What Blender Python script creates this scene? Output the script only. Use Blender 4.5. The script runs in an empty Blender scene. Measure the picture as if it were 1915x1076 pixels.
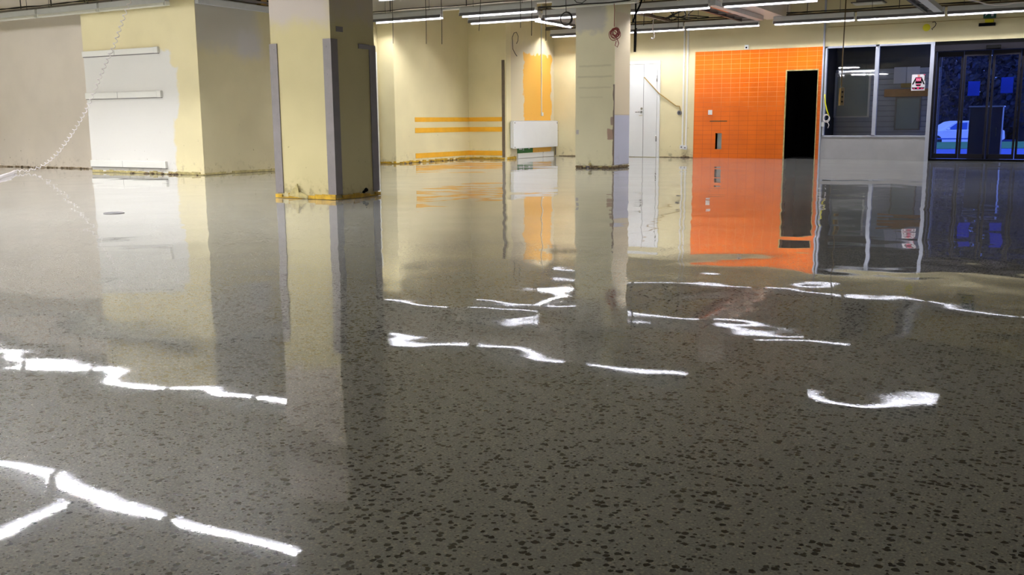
import bpy, bmesh, math, random
from mathutils import Vector, Matrix

# ---------------------------------------------------------------- camera, world, exposure
SC = bpy.context.scene
COL = SC.collection
cam_d = bpy.data.cameras.new('camera')
cam_d.sensor_width = 36.0
cam_d.lens = 1807.0 / 1915.0 * 36.0
cam_d.clip_end = 300
cam = bpy.data.objects.new('camera', cam_d)
COL.objects.link(cam)
yaw, pitch, roll = 0.521, 0.1698, 0.0075
fw = Vector((0, math.cos(pitch), -math.sin(pitch)))
rt = Vector((1, 0, 0)); dn = Vector((0, -math.sin(pitch), -math.cos(pitch)))
r2 = rt * math.cos(roll) + dn * math.sin(roll)
d2 = -rt * math.sin(roll) + dn * math.cos(roll)
RZ = Matrix.Rotation(yaw, 3, 'Z')
fw, r2, d2 = RZ @ fw, RZ @ r2, RZ @ d2
m = Matrix.Identity(4)
for i in range(3):
    m[i][0], m[i][1], m[i][2] = r2[i], -d2[i], -fw[i]
m.translation = Vector((0, 0, 0.80))
cam.matrix_world = m
SC.camera = cam

world = bpy.data.worlds.new('dusk_sky'); SC.world = world
world.use_nodes = True
bg = world.node_tree.nodes['Background']
bg.inputs[0].default_value = (0.42, 0.60, 1.5, 1)
bg.inputs[1].default_value = 1.7

SC.view_settings.view_transform = 'Standard'
SC.view_settings.look = 'None'
SC.view_settings.gamma = 1.0
SC.view_settings.use_curve_mapping = False
SC.view_settings.exposure = 0.0
TUBE, TUBE_BACK, TUBE_FILL = 290.0, 165.0, 145.0          # radiance of the lit tubes: middle rows, rows by the back wall, unseen fill tubes added at front left

# ---------------------------------------------------------------- helpers
rnd = random.Random(7)

class MB:
    """collects shapes and links them as one mesh object"""
    def __init__(s): s.bm = bmesh.new()
    def box(s, lo, hi, taper=None):
        x0, y0, z0 = lo; x1, y1, z1 = hi
        v = [s.bm.verts.new(p) for p in ((x0,y0,z0),(x1,y0,z0),(x1,y1,z0),(x0,y1,z0),(x0,y0,z1),(x1,y0,z1),(x1,y1,z1),(x0,y1,z1))]
        for f in ((3,2,1,0),(4,5,6,7),(0,1,5,4),(1,2,6,5),(2,3,7,6),(3,0,4,7)):
            s.bm.faces.new([v[i] for i in f])
        return s
    def poly(s, pts, d):
        """polygon pts extruded by vector d"""
        d = Vector(d)
        a = [s.bm.verts.new(Vector(p)) for p in pts]; b = [s.bm.verts.new(Vector(p) + d) for p in pts]
        n = len(pts)
        s.bm.faces.new(a[::-1]); s.bm.faces.new(b)
        for i in range(n):
            s.bm.faces.new((a[i], a[(i+1) % n], b[(i+1) % n], b[i]))
        return s
    def tube(s, path, r, seg=8, caps=True):
        P = [Vector(p) for p in path]; rings = []
        up = None
        for i, p in enumerate(P):
            t = (P[min(i+1, len(P)-1)] - P[max(i-1, 0)]).normalized()
            if up is None:
                up = Vector((0,0,1)) if abs(t.z) < .9 else Vector((1,0,0))
            u = (up - t * up.dot(t))
            if u.length < 1e-4: u = t.orthogonal()
            u.normalize(); w = t.cross(u); up = u
            rr = r[i] if isinstance(r, (list, tuple)) else r
            rings.append([s.bm.verts.new(p + (u*math.cos(a) + w*math.sin(a))*rr) for a in [2*math.pi*k/seg for k in range(seg)]])
        for a, b in zip(rings, rings[1:]):
            for k in range(seg):
                f = s.bm.faces.new((a[k], a[(k+1) % seg], b[(k+1) % seg], b[k])); f.smooth = True
        if caps:
            s.bm.faces.new(rings[0][::-1]); s.bm.faces.new(rings[-1])
        return s
    def disc(s, c, n, r, th, seg=24):
        c = Vector(c); n = Vector(n).normalized()
        return s.tube([c, c + n*th], r, seg)
    def lump(s, c, size, seed=0):
        q = random.Random(seed)
        r = bmesh.ops.create_icosphere(s.bm, subdivisions=1, radius=1.0)
        for v in r['verts']:
            k = q.uniform(.65, 1.15)
            v.co = Vector((c[0] + v.co.x*size[0]*k, c[1] + v.co.y*size[1]*k, c[2] + v.co.z*size[2]*k))
        return s
    def build(s, name, mat, parent=None, loc=None, bevel=0.0):
        bmesh.ops.recalc_face_normals(s.bm, faces=s.bm.faces[:])
        if bevel:
            bmesh.ops.bevel(s.bm, geom=[e for e in s.bm.edges if len(e.link_faces) == 2 and e.calc_face_angle(0) > .6], offset=bevel, segments=2, affect='EDGES', profile=.6)
        base = Vector((0,0,0))
        if parent is not None:
            p = parent
            while p is not None:
                base += p.location; p = p.parent
        if loc is None:
            loc = base if parent is not None else Vector((0,0,0))
        loc = Vector(loc)
        for v in s.bm.verts: v.co -= loc
        me = bpy.data.meshes.new(name); s.bm.to_mesh(me); s.bm.free()
        me.materials.append(mat)
        o = bpy.data.objects.new(name, me); COL.objects.link(o)
        o.location = loc - base
        if parent is not None: o.parent = parent
        return o

def tag(o, label=None, cat=None, group=None, kind=None):
    if label: o['label'] = label
    if cat: o['category'] = cat
    if group: o['group'] = group
    if kind: o['kind'] = kind
    return o
def thing(name, loc, label, cat, group=None, kind=None):
    o = bpy.data.objects.new(name, None); o.empty_display_size = .1
    COL.objects.link(o); o.location = loc
    return tag(o, label, cat, group, kind)
def dup(root, loc):
    r = root.copy(); COL.objects.link(r); r.location = loc
    for ch in list(root.children):
        c = ch.copy(); COL.objects.link(c); c.parent = r
        for g in list(ch.children):
            d = g.copy(); COL.objects.link(d); d.parent = c
    return r

def srgb(r, g, b):
    f = lambda c: c/12.92 if c <= .04045 else ((c+.055)/1.055)**2.4
    return (f(r/255), f(g/255), f(b/255), 1)

# ---------------------------------------------------------------- materials
class NT:
    def __init__(s, name):
        s.m = bpy.data.materials.new(name); s.m.use_nodes = True
        s.t = s.m.node_tree; s.n = s.t.nodes; s.l = s.t.links
        s.p = s.n['Principled BSDF']
    def node(s, t, **kw):
        n = s.n.new(t)
        for k, v in kw.items(): setattr(n, k, v)
        return n
    def put(s, sock, v):
        if isinstance(v, bpy.types.NodeSocket): s.l.new(v, sock)
        else: sock.default_value = v
    def math(s, op, a, b=0.0, c=None, clamp=False):
        n = s.node('ShaderNodeMath', operation=op, use_clamp=clamp)
        s.put(n.inputs[0], a); s.put(n.inputs[1], b)
        if c is not None: s.put(n.inputs[2], c)
        return n.outputs[0]
    def mix(s, f, a, b):
        n = s.node('ShaderNodeMix', data_type='RGBA')
        s.put(n.inputs['Factor'], f); s.put(n.inputs[6], a); s.put(n.inputs[7], b)
        return n.outputs[2]
    def noise(s, scale, detail=3, vec=None, rough=.5):
        n = s.node('ShaderNodeTexNoise'); n.inputs['Scale'].default_value = scale
        n.inputs['Detail'].default_value = detail; n.inputs['Roughness'].default_value = rough
        if vec is not None: s.l.new(vec, n.inputs['Vector'])
        return n.outputs['Fac']
    def ramp(s, v, a, b):
        n = s.node('ShaderNodeMapRange', interpolation_type='SMOOTHSTEP')
        s.put(n.inputs['Value'], v); n.inputs['From Min'].default_value = a; n.inputs['From Max'].default_value = b
        return n.outputs[0]
    def pos(s):
        g = s.node('ShaderNodeNewGeometry'); x = s.node('ShaderNodeSeparateXYZ')
        s.l.new(g.outputs['Position'], x.inputs[0])
        return g.outputs['Position'], x.outputs[0], x.outputs[1], x.outputs[2]

def mat(name, c, rough=.6, metal=0.0, spec=.5, noise=0.0, nscale=20, emit=None, estr=0):
    k = NT(name)
    k.p.inputs['Roughness'].default_value = rough; k.p.inputs['Metallic'].default_value = metal
    k.p.inputs['Specular IOR Level'].default_value = spec
    if noise:
        p = k.pos()[0]
        f = k.ramp(k.noise(nscale, 4, p), .3, .7)
        d = tuple(v*(1-noise) for v in c[:3]) + (1,)
        k.l.new(k.mix(f, d, c), k.p.inputs['Base Color'])
    else:
        k.p.inputs['Base Color'].default_value = c
    if emit:
        k.p.inputs['Emission Color'].default_value = emit; k.p.inputs['Emission Strength'].default_value = estr
    return k.m

def paint(name, base, patches=(), grime=.5, rough=.55, var=.07):
    """wall paint; patches = (axis, a0, a1, z0, z1, colour, edge, wobble); grime marks scattered near the floor"""
    k = NT(name); pos, X, Y, Z = k.pos()
    k.p.inputs['Roughness'].default_value = rough; k.p.inputs['Specular IOR Level'].default_value = .35
    v = k.ramp(k.noise(1.6, 4, pos), .3, .7)
    col = k.mix(v, tuple(c*(1-var) for c in base[:3]) + (1,), base)
    wob = k.math('SUBTRACT', k.noise(5, 4, pos), .5)
    wob2 = k.math('SUBTRACT', k.noise(7, 4, pos), .45)
    for ax, a0, a1, z0, z1, c, edge, w in patches:
        u = k.math('MULTIPLY_ADD', wob, w, X if ax == 'x' else Y)
        zz = k.math('MULTIPLY_ADD', wob2, w, Z)
        f = k.math('MULTIPLY', k.ramp(u, a0-edge, a0+edge), k.math('SUBTRACT', 1.0, k.ramp(u, a1-edge, a1+edge)))
        f2 = k.math('MULTIPLY', k.ramp(zz, z0-edge, z0+edge), k.math('SUBTRACT', 1.0, k.ramp(zz, z1-edge, z1+edge)))
        col = k.mix(k.math('MULTIPLY', f, f2), col, c)
    if grime:
        n = k.ramp(k.noise(9, 6, pos, .7), .50, .72)
        h = k.math('SUBTRACT', 1.0, k.ramp(Z, .02, .30))
        col = k.mix(k.math('MULTIPLY', k.math('MULTIPLY', n, h), grime), col, srgb(96, 84, 58))
        sp = k.ramp(k.noise(14, 2, pos), .73, .76)
        h2 = k.math('SUBTRACT', 1.0, k.ramp(Z, .2, 1.3))
        col = k.mix(k.math('MULTIPLY', k.math('MULTIPLY', sp, h2), .5), col, srgb(110, 96, 66))
    k.l.new(col, k.p.inputs['Base Color'])
    b = k.node('ShaderNodeBump'); b.inputs['Strength'].default_value = .08; b.inputs['Distance'].default_value = .01
    k.l.new(k.noise(60, 3, pos), b.inputs['Height']); k.l.new(b.outputs[0], k.p.inputs['Normal'])
    return k.m

CREAM = srgb(230, 219, 176)
GREYB = srgb(214, 204, 182)
M = {}
M['cream'] = paint('cream_paint', CREAM)
M['wall_left'] = paint('beige_paint', srgb(224, 215, 201))
M['beam'] = paint('beam_paint', srgb(236, 230, 222), grime=0)
M['box_front'] = paint('cream_paint_with_white_patch', CREAM, [('x', -14.8, -12.50, -.1, 1.98, srgb(222, 221, 216), .035, .22), ('x', -12.62, -12.38, .9, 1.75, srgb(222, 221, 216), .04, .3)])
M['box_right'] = paint('dull_paint_with_grey_patch', srgb(206, 196, 158), [('y', 10.9, 12.25, 2.0, 4.2, srgb(186, 182, 170), .14, .25), ('y', 11.8, 12.33, 1.9, 2.3, srgb(190, 187, 184), .14, .25)])
M['pillar'] = paint('pillar_cream', srgb(198, 187, 140), [('x', -7.6, -6.68, 1.86, 4.2, srgb(190, 180, 170), .10, .25)], .6)
M['pillar_back'] = paint('pillar_pale_cream', srgb(230, 223, 188), [
    ('x', -7.6, -6.9, 2.32, 4.2, srgb(196, 192, 184), .08, .3),
    ('x', -6.86, -6.72, .50, .68, srgb(170, 142, 122), .008, .06), ('x', -6.80, -6.72, .74, .87, srgb(168, 146, 130), .008, .05),
    ('x', -6.755, -6.70, .06, 1.42, srgb(120, 104, 90), .006, .06), ('x', -7.45, -7.40, .58, .66, srgb(186, 180, 176), .008, .05),
    ('x', -7.40, -6.80, 1.72, 1.735, srgb(196, 188, 154), .02, .03), ('x', -7.42, -6.78, 1.54, 1.555, srgb(192, 184, 150), .02, .03), ('x', -7.40, -6.80, 1.36, 1.372, srgb(196, 188, 154), .02, .03), ('x', -7.38, -6.95, 1.20, 1.21, srgb(204, 196, 162), .02, .03),  # thin bands put the shading lines between panels into the colour
    ('y', 15.26, 16.2, .06, .905, srgb(196, 198, 214), .008, .0),
    ('y', 15.26, 16.2, .905, 2.6, srgb(222, 208, 178), .02, .0)], .7)
M['radwall'] = paint('cream_with_ochre_patch', srgb(226, 213, 168), [('y', 18.25, 20.5, -.1, 2.5, srgb(214, 202, 170), .08, .3), ('y', 18.96, 20.27, .05, 2.30, srgb(232, 176, 76), .015, .30)])
M['alcove'] = paint('alcove_cream', srgb(232, 220, 174))
M['ceiling'] = mat('ceiling_concrete', srgb(150, 140, 112), .8, noise=.15, nscale=3)
M['white'] = mat('white_lacquer', srgb(226, 228, 228), .35, noise=.03, nscale=4)
M['white_rail'] = mat('white_rail', srgb(228, 228, 222), .4)
M['housing'] = mat('housing_white', srgb(205, 208, 210), .45, noise=.05, nscale=8)
M['reflector'] = mat('dull_reflector', srgb(112, 113, 118), .5)
M['grey_metal'] = mat('grey_metal', srgb(128, 124, 124), .45, .2, noise=.12, nscale=9)
M['dark_metal'] = mat('dark_metal', srgb(58, 58, 62), .45, .3)
M['guard'] = mat('grey_plastic_guard', srgb(128, 122, 122), .5, noise=.14, nscale=7)
M['black'] = mat('black_plastic', srgb(9, 9, 11), .8, spec=.1)
M['cable'] = mat('cable_black', srgb(30, 28, 26), .6)
M['brown'] = mat('brown_rail', srgb(112, 98, 80), .6, noise=.2, nscale=12)
M['white_cord'] = mat('white_cord', srgb(232, 226, 228), .4)
M['red'] = mat('red_cable', srgb(140, 38, 34), .55)
M['yellow_strip'] = mat('yellow_strip', srgb(208, 166, 32), .6, noise=.5, nscale=11)
M['ochre'] = mat('ochre_paint', srgb(240, 178, 40), .6, noise=.08, nscale=6)
M['old_cream'] = mat('old_cream_strip', srgb(196, 182, 124), .7, noise=.4, nscale=14)
M['rubble'] = mat('rubble', srgb(150, 128, 96), .9, noise=.6, nscale=30)
M['tan_crumble'] = mat('tan_crumble', srgb(184, 166, 136), .9, noise=.35, nscale=12)
M['black_void'] = mat('dark_room', (.006, .006, .007, 1), .9)  # darkness of the unlit room put into the wall colour
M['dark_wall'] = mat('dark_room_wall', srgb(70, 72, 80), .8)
M['grey_slat'] = mat('grey_slats', srgb(178, 183, 198), .5, noise=.1, nscale=2)
M['alu'] = mat('pale_aluminium', srgb(176, 182, 200), .35, .1)
M['kick'] = mat('grey_panel', srgb(172, 172, 176), .6, noise=.08, nscale=4)
M['door_frame'] = mat('dark_anodised', srgb(27, 26, 34), .6, 0, .15)
M['wood'] = mat('light_wood', srgb(190, 128, 64), .5, noise=.2, nscale=14)
M['strip_tan'] = mat('tan_plastic', srgb(158, 128, 62), .5)
M['strip_dark'] = mat('brown_plastic', srgb(84, 66, 24), .5)
M['yellow'] = mat('bright_yellow', srgb(214, 206, 10), .5)
M['green_sign'] = mat('sign_green', srgb(12, 76, 58), .4)
M['green_board'] = mat('board_green', srgb(16, 104, 28), .5, noise=.1, nscale=5)
M['pink'] = mat('print_pink', srgb(226, 40, 110), .5)
M['skin'] = mat('print_skin', srgb(222, 150, 140), .5)
M['paper'] = mat('paper_white', srgb(222, 220, 228), .6)
M['blue_sheet'] = mat('blue_paper', srgb(0, 26, 140), .8, spec=.1)
M['cabinet'] = mat('dark_cabinet', srgb(34, 40, 74), .35)
M['board_grey'] = mat('board_face', srgb(140, 154, 154), .4)
M['tube_off'] = mat('diffuser_off', srgb(218, 218, 208), .35)
M['chrome'] = mat('steel', srgb(150, 150, 148), .25, .9)
M['pink_reflector'] = mat('orange_reflector', srgb(224, 110, 60), .4)
M['pave'] = mat('wet_paving', (.006, .055, .34, 1), .6, noise=.15, nscale=1)  # blue of the reflected sky put into the base colour
M['grass'] = mat('grass', (.03, .22, .06, 1), .9, noise=.4, nscale=3)
M['bark'] = mat('bark', (.03, .03, .03, 1), .9)
M['leaf'] = mat('leaf', (.0012, .013, .045, 1), .8, noise=.6, nscale=1.5)
M['car_paint'] = mat('silver_car_paint', (.80, .78, .74, 1), .3, .0)
M['car_glass'] = mat('car_glass', (.03, .12, .42, 1), .3)  # blue base colour stands in for a bright reflection
M['tyre'] = mat('tyre', (.01, .01, .01, 1), .8)

def tube_mat(name, c, strength):
    k = NT(name); k.p.inputs['Base Color'].default_value = (.8, .8, .8, 1)
    k.p.inputs['Emission Color'].default_value = c; k.p.inputs['Emission Strength'].default_value = strength
    return k.m
M['tube'] = tube_mat('lit_tube', (.98, .965, 1.0, 1), TUBE)
M['tube_back'] = tube_mat('lit_tube_back', (.98, .965, 1.0, 1), TUBE_BACK)
M['tube_fill'] = tube_mat('lit_tube_fill', (.98, .965, 1.0, 1), TUBE_FILL)

def glass(name, tint, gloss=.9):
    k = NT(name); k.n.remove(k.p)
    o = k.n['Material Output']
    tr = k.node('ShaderNodeBsdfTransparent'); tr.inputs[0].default_value = tint
    gl = k.node('ShaderNodeBsdfGlossy'); gl.inputs['Roughness'].default_value = .02; gl.inputs[0].default_value = (gloss,)*3 + (1,)
    fr = k.node('ShaderNodeFresnel'); fr.inputs[0].default_value = 1.5
    mx = k.node('ShaderNodeMixShader')
    k.l.new(fr.outputs[0], mx.inputs[0]); k.l.new(tr.outputs[0], mx.inputs[1]); k.l.new(gl.outputs[0], mx.inputs[2])
    k.l.new(mx.outputs[0], o.inputs[0])
    return k.m
M['glass'] = glass('window_glass', (.93, .95, .97, 1), .35)
M['glass_blue'] = glass('blue_tinted_glass', (.66, .76, .95, 1), .4)

def floor_mat():
    k = NT('polished_terrazzo'); pos, X, Y, Z = k.pos()
    # dark stone chips, two sizes
    def chips(scale, frac, size):
        v = k.node('ShaderNodeTexVoronoi', feature='F1', voronoi_dimensions='2D'); v.inputs['Scale'].default_value = scale
        v.inputs['Randomness'].default_value = 1.0
        w = k.node('ShaderNodeTexNoise'); w.inputs['Scale'].default_value = scale*1.6; w.inputs['Detail'].default_value = 2
        k.l.new(pos, w.inputs['Vector'])
        add = k.node('ShaderNodeMixRGB', blend_type='ADD'); add.inputs[0].default_value = .5/scale*1.2
        k.l.new(pos, add.inputs[1]); k.l.new(w.outputs['Color'], add.inputs[2])
        k.l.new(add.outputs[0], v.inputs['Vector'])
        s = k.node('ShaderNodeSeparateColor'); k.l.new(v.outputs['Color'], s.inputs[0])
        pick = k.math('LESS_THAN', s.outputs[0], frac)
        sz = k.math('MULTIPLY', s.outputs[1], size)
        near = k.math('LESS_THAN', v.outputs['Distance'], k.math('ADD', sz, size*.35))
        return k.math('MULTIPLY', pick, near), s.outputs[2]
    a, tone = chips(62, .36, .40)
    b, _ = chips(120, .16, .30)
    c, _ = chips(135, .30, .36)
    base = k.mix(k.ramp(k.noise(.55, 3, pos), .3, .7), (.455, .472, .452, 1), (.57, .588, .568, 1))
    base = k.mix(k.ramp(k.noise(160, 3, pos, .8), .35, .7), k.mix(.38, base, (.05, .05, .04, 1)), base)
    base = k.mix(k.math('MULTIPLY', c, .75), base, (.62, .60, .52, 1))
    base = k.mix(k.math('MULTIPLY', b, .7), base, (.07, .068, .06, 1))
    base = k.mix(k.math('MULTIPLY', a, .95), base, k.mix(tone, (.001, .001, .002, 1), (.010, .009, .010, 1)))
    k.l.new(base, k.p.inputs['Base Color'])
    k.p.inputs['IOR'].default_value = 1.13; k.p.inputs['Roughness'].default_value = .27     # stone under a clear polished sealer
    k.p.inputs['Coat Weight'].default_value = 1.0; k.p.inputs['Coat IOR'].default_value = 1.55
    r = k.ramp(k.noise(.8, 3, pos), .3, .7)
    k.l.new(k.math('MULTIPLY_ADD', r, .015, .012), k.p.inputs['Coat Roughness'])
    # gentle unevenness of the ground floor slab
    h1 = k.noise(1.1, 1, pos); h2 = k.noise(3.0, 1, pos); h3 = k.noise(90, 2, pos)
    hh = k.math('ADD', k.math('MULTIPLY_ADD', h3, .0015, h1), k.math('MULTIPLY', h2, .16))
    bp = k.node('ShaderNodeBump'); bp.inputs['Strength'].default_value = 1.0; bp.inputs['Distance'].default_value = .009
    k.l.new(hh, bp.inputs['Height']); k.l.new(bp.outputs[0], k.p.inputs['Coat Normal'])
    return k.m
M['floor'] = floor_mat()

def tile_mat():
    k = NT('orange_tiles'); pos, X, Y, Z = k.pos()
    cb = k.node('ShaderNodeCombineXYZ'); k.l.new(k.math('ADD', X, 7.12), cb.inputs[0]); k.l.new(Z, cb.inputs[1])
    br = k.node('ShaderNodeTexBrick'); br.offset = 0.0; br.squash = 1.0
    br.inputs['Scale'].default_value = 1.0
    br.inputs['Brick Width'].default_value = .196; br.inputs['Row Height'].default_value = .0985
    br.inputs['Mortar Size'].default_value = .0028; br.inputs['Mortar Smooth'].default_value = .2; br.inputs['Bias'].default_value = 0
    k.l.new(cb.outputs[0], br.inputs['Vector'])
    tile = k.mix(k.ramp(k.noise(2, 3, pos), .3, .7), (.74, .140, .0, 1), (.84, .165, .0, 1))
    # grout: pale higher up, deeper in tone lower on the wall
    darker = k.ramp(k.math('MULTIPLY_ADD', k.noise(2.2, 3, pos), .9, Z), 1.9, 1.35)
    grout = k.mix(darker, (.86, .36, .13, 1), (.50, .085, .006, 1))
    k.l.new(k.mix(br.outputs['Fac'], tile, grout), k.p.inputs['Base Color'])
    k.p.inputs['Roughness'].default_value = .35; k.p.inputs['Specular IOR Level'].default_value = .3
    return k.m
M['tiles'] = tile_mat()

# ---------------------------------------------------------------- setting
def wall_holes(axis, p0, p1, u0, u1, z0, z1, holes=()):
    """wall slab: axis 'y' = faces +-Y, spans x u0..u1; holes (a0,a1,h0,h1) cut by splitting"""
    b = MB()
    us = sorted({u0, u1} | {h[0] for h in holes} | {h[1] for h in holes}); zs = sorted({z0, z1} | {h[2] for h in holes} | {h[3] for h in holes})
    for a, c in zip(us, us[1:]):
        for e, f in zip(zs, zs[1:]):
            mu, mz = (a+c)/2, (e+f)/2
            if any(h[0] < mu < h[1] and h[2] < mz < h[3] for h in holes): continue
            if axis == 'y': b.box((a, p0, e), (c, p1, f))
            else: b.box((p0, a, e), (p1, c, f))
    bmesh.ops.remove_doubles(b.bm, verts=b.bm.verts, dist=1e-5)
    seen = {}
    for f in list(b.bm.faces):
        key = tuple(sorted(v.index for v in f.verts)) if False else frozenset(f.verts)
        seen.setdefault(key, []).append(f)
    kill = [f for fs in seen.values() if len(fs) > 1 for f in fs]
    bmesh.ops.delete(b.bm, geom=kill, context='FACES')
    return b
def st(o, label, cat='wall'): return tag(o, label, cat, None, 'structure')

CH = 3.5
st(MB().box((-22.2, -6.2, -.2), (5.2, 20.6, 0)).build('floor', M['floor']), 'polished grey terrazzo concrete floor with dark stone chips', 'floor')
st(MB().box((-22.2, -6.2, CH), (5.2, 20.8, CH+.2)).build('ceiling', M['ceiling']), 'dull concrete ceiling slab above the light fittings', 'ceiling')
st(MB().box((-22.0, 11.77, 0), (-14.585, 11.97, CH)).build('wall_left', M['wall_left']), 'beige wall at far left behind the hanging white coiled cord')
b = MB().box((-14.585, 10.94, 0), (-11.88, 10.945, CH)).box((-14.585, 10.945, 0), (-12.08, 11.14, CH))
st(b.build('wall_left_projection', M['box_front']), 'cream wall projection with white paint patch and three white rails')
st(MB().box((-14.585, 11.14, 0), (-14.385, 11.77, CH)).build('wall_left_return', M['cream']), 'narrow side of the cream wall projection at left')
st(wall_holes('x', -12.08, -11.88, 10.945, 15.5, 0, CH, [(14.35, 15.36, 0, 2.10)]).build('wall_left_side', M['box_right']), 'dull beige wall with grey patch just left of the big pillar')
st(MB().box((-12.08, 15.5, 0), (-11.5, 15.7, CH)).build('wall_pilaster', M['alcove']), 'narrow cream wall face just right of the big pillar')
st(MB().box((-11.7, 15.7, 0), (-11.5, 18.2, CH)).build('wall_alcove_left', M['alcove']), 'cream alcove wall with yellow painted bands, left of the corner')
st(MB().box((-11.7, 18.2, 0), (-10.55, 18.4, CH)).build('wall_alcove_back', M['alcove']), 'short cream alcove wall between corner and grey edge guard')
st(MB().box((-10.75, 18.4, 0), (-10.55, 20.4, CH)).build('wall_radiator_side', M['radwall']), 'cream wall with ochre patch behind the white radiator')
bw = wall_holes('y', 20.4, 20.6, -10.75, -4.45, 0, CH, [(-5.16, -4.545, 0, 1.785), (-6.64, -6.5, .19, .53)])
st(bw.build('wall_back', M['cream']), 'cream back wall with white door and orange tiles')
tl = wall_holes('y', 20.385, 20.4, -7.13, -4.462, 0, 2.245, [(-5.16, -4.545, 0, 1.785), (-6.64, -6.5, .19, .53)])
st(tl.build('wall_back_tiling', M['tiles']), 'bright orange tiled wall section around the dark doorway')
st(wall_holes('y', 20.4, 20.6, -4.45, 5.2, 0, CH, [(-4.43, -2.39, .47, 2.24), (-2.385, .62, 0, 2.24), (-4.43, -2.39, 0, .47)]).build('wall_shopfront', M['cream']), 'cream wall band above the office window and glass doors')
st(MB().box((5.0, -6.2, 0), (5.2, 20.4, CH)).build('wall_right', M['cream']), 'cream wall on the right side, out of the frame')
st(MB().box((-22.2, -6.2, 0), (5.0, -6.0, CH)).build('wall_near', M['cream']), 'cream wall behind the viewer')
st(MB().box((-22.2, -6.0, 0), (-22.0, 11.97, CH)).build('wall_far_left', M['cream']), 'cream wall at the end of the hall, out of the frame')
# concrete beams
st(MB().box((-11.88, 15.30, 2.90), (-7.46, 15.92, CH)).build('trim_1', M['beam']), 'beige ceiling beam between the big pillar and the back pillar', 'beam')
st(MB().box((-5.62, 16.6, 2.83), (-5.15, 20.4, CH)).build('trim_2', M['beam']), 'beige ceiling beam running to the wall above the orange tiles', 'beam')
# dark doorway room
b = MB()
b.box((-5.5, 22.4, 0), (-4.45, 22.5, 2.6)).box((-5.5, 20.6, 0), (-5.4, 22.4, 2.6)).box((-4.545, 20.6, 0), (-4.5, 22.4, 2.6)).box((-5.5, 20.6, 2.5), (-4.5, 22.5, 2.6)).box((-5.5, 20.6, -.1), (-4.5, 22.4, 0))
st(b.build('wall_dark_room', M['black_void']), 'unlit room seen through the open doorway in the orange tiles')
b = MB().box((-5.185, 20.37, 0), (-5.16, 20.6, 1.785)).box((-5.185, 20.37, 1.785), (-4.53, 20.6, 1.81)).box((-4.545, 20.37, 0), (-4.53, 20.6, 1.785))
st(b.build('door_2', M['old_cream']), 'bare plaster edge lining the open doorway in the orange tiles', 'doorway')

# pale corner profile between tiles and office window
st(MB().box((-4.462, 20.36, 0), (-4.432, 20.4, CH)).build('trim_3', M['alu']), 'pale metal corner strip between the orange tiles and office window', 'trim')

# office window unit
w = thing('window_1', (-3.41, 20.4, .47), 'office window of two tall panes with pale metal frames', 'window', kind='structure')
b = MB()
b.box((-4.41, 20.37, .47), (-4.375, 20.47, 2.24)).box((-3.455, 20.37, .47), (-3.385, 20.47, 2.24)).box((-2.455, 20.35, .0), (-2.385, 20.47, 2.24)).box((-4.41, 20.37, 2.205), (-2.455, 20.47, 2.24)).box((-4.41, 20.37, .455), (-2.455, 20.47, .485))
b.build('window_frame', M['alu'], w)
MB().box((-4.375, 20.42, .485), (-3.455, 20.426, 2.205)).build('window_pane', M['glass'], w)
MB().box((-3.385, 20.42, .485), (-2.455, 20.426, 2.205)).build('window_pane', M['glass'], w)
st(MB().box((-4.43, 20.38, 0), (-2.455, 20.6, .455)).build('wall_under_window', M['kick']), 'grey panel below the office window')

# office behind the window
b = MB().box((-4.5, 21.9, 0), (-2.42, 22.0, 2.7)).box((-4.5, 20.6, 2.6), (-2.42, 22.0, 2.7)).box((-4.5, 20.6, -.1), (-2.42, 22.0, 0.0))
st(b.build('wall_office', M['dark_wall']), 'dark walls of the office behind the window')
sh = MB()
z = .1
while z < 1.74:
    sh.poly([(-4.49, 21.84, z), (-4.49, 21.86, z+.005), (-4.49, 21.86, z+.105), (-4.49, 21.84, z+.1)], (2.06, 0, 0)); z += .109
tag(sh.build('roller_shutter', M['grey_slat'], None, (-3.45, 21.85, .1)), 'grey slatted shutter at the back of the office', 'shutter')
nb = thing('notice_board', (-4.13, 21.82, .86), 'grey notice board in white frame behind left office pane', 'board')
MB().box((-4.45, 21.80, .87), (-3.80, 21.825, 1.75)).build('board_face', M['board_grey'], nb)
MB().box((-4.49, 21.785, .84), (-4.45, 21.83, 1.78)).box((-3.80, 21.785, .84), (-3.76, 21.83, 1.78)).box((-4.45, 21.785, .84), (-3.80, 21.83, .87)).box((-4.45, 21.785, 1.75), (-3.80, 21.83, 1.78)).build('board_frame', M['white_rail'], nb)
nb = thing('notice_board', (-3.0, 21.82, .58), 'dim grey board low behind right office pane under wooden shelf', 'board')
MB().box((-3.22, 21.80, .60), (-2.78, 21.825, 1.22)).build('board_face', M['board_grey'], nb)
MB().box((-3.25, 21.79, .57), (-3.22, 21.83, 1.25)).box((-2.78, 21.79, .57), (-2.75, 21.83, 1.25)).box((-3.22, 21.79, .57), (-2.78, 21.83, .60)).box((-3.22, 21.79, 1.22), (-2.78, 21.83, 1.25)).build('board_frame', M['grey_metal'], nb)
tag(MB().box((-3.45, 21.60, 1.255), (-2.44, 21.78, 1.41)).build('shelf_board', M['wood'], None, (-2.95, 21.7, 1.23), .004), 'light wooden board across the office behind right pane', 'shelf')
for x0, x1, lb in ((-3.31, -3.07, 'left of two white sheets above the wooden board in office'), (-3.06, -2.81, 'right of two white sheets above the wooden board in office')):
    tag(MB().box((x0, 21.80, 1.53), (x1, 21.81, 1.86)).build('paper_sheet', M['paper'], None, ((x0+x1)/2, 21.805, 1.53)), lb, 'paper', 'paper sheets in the office')
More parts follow.
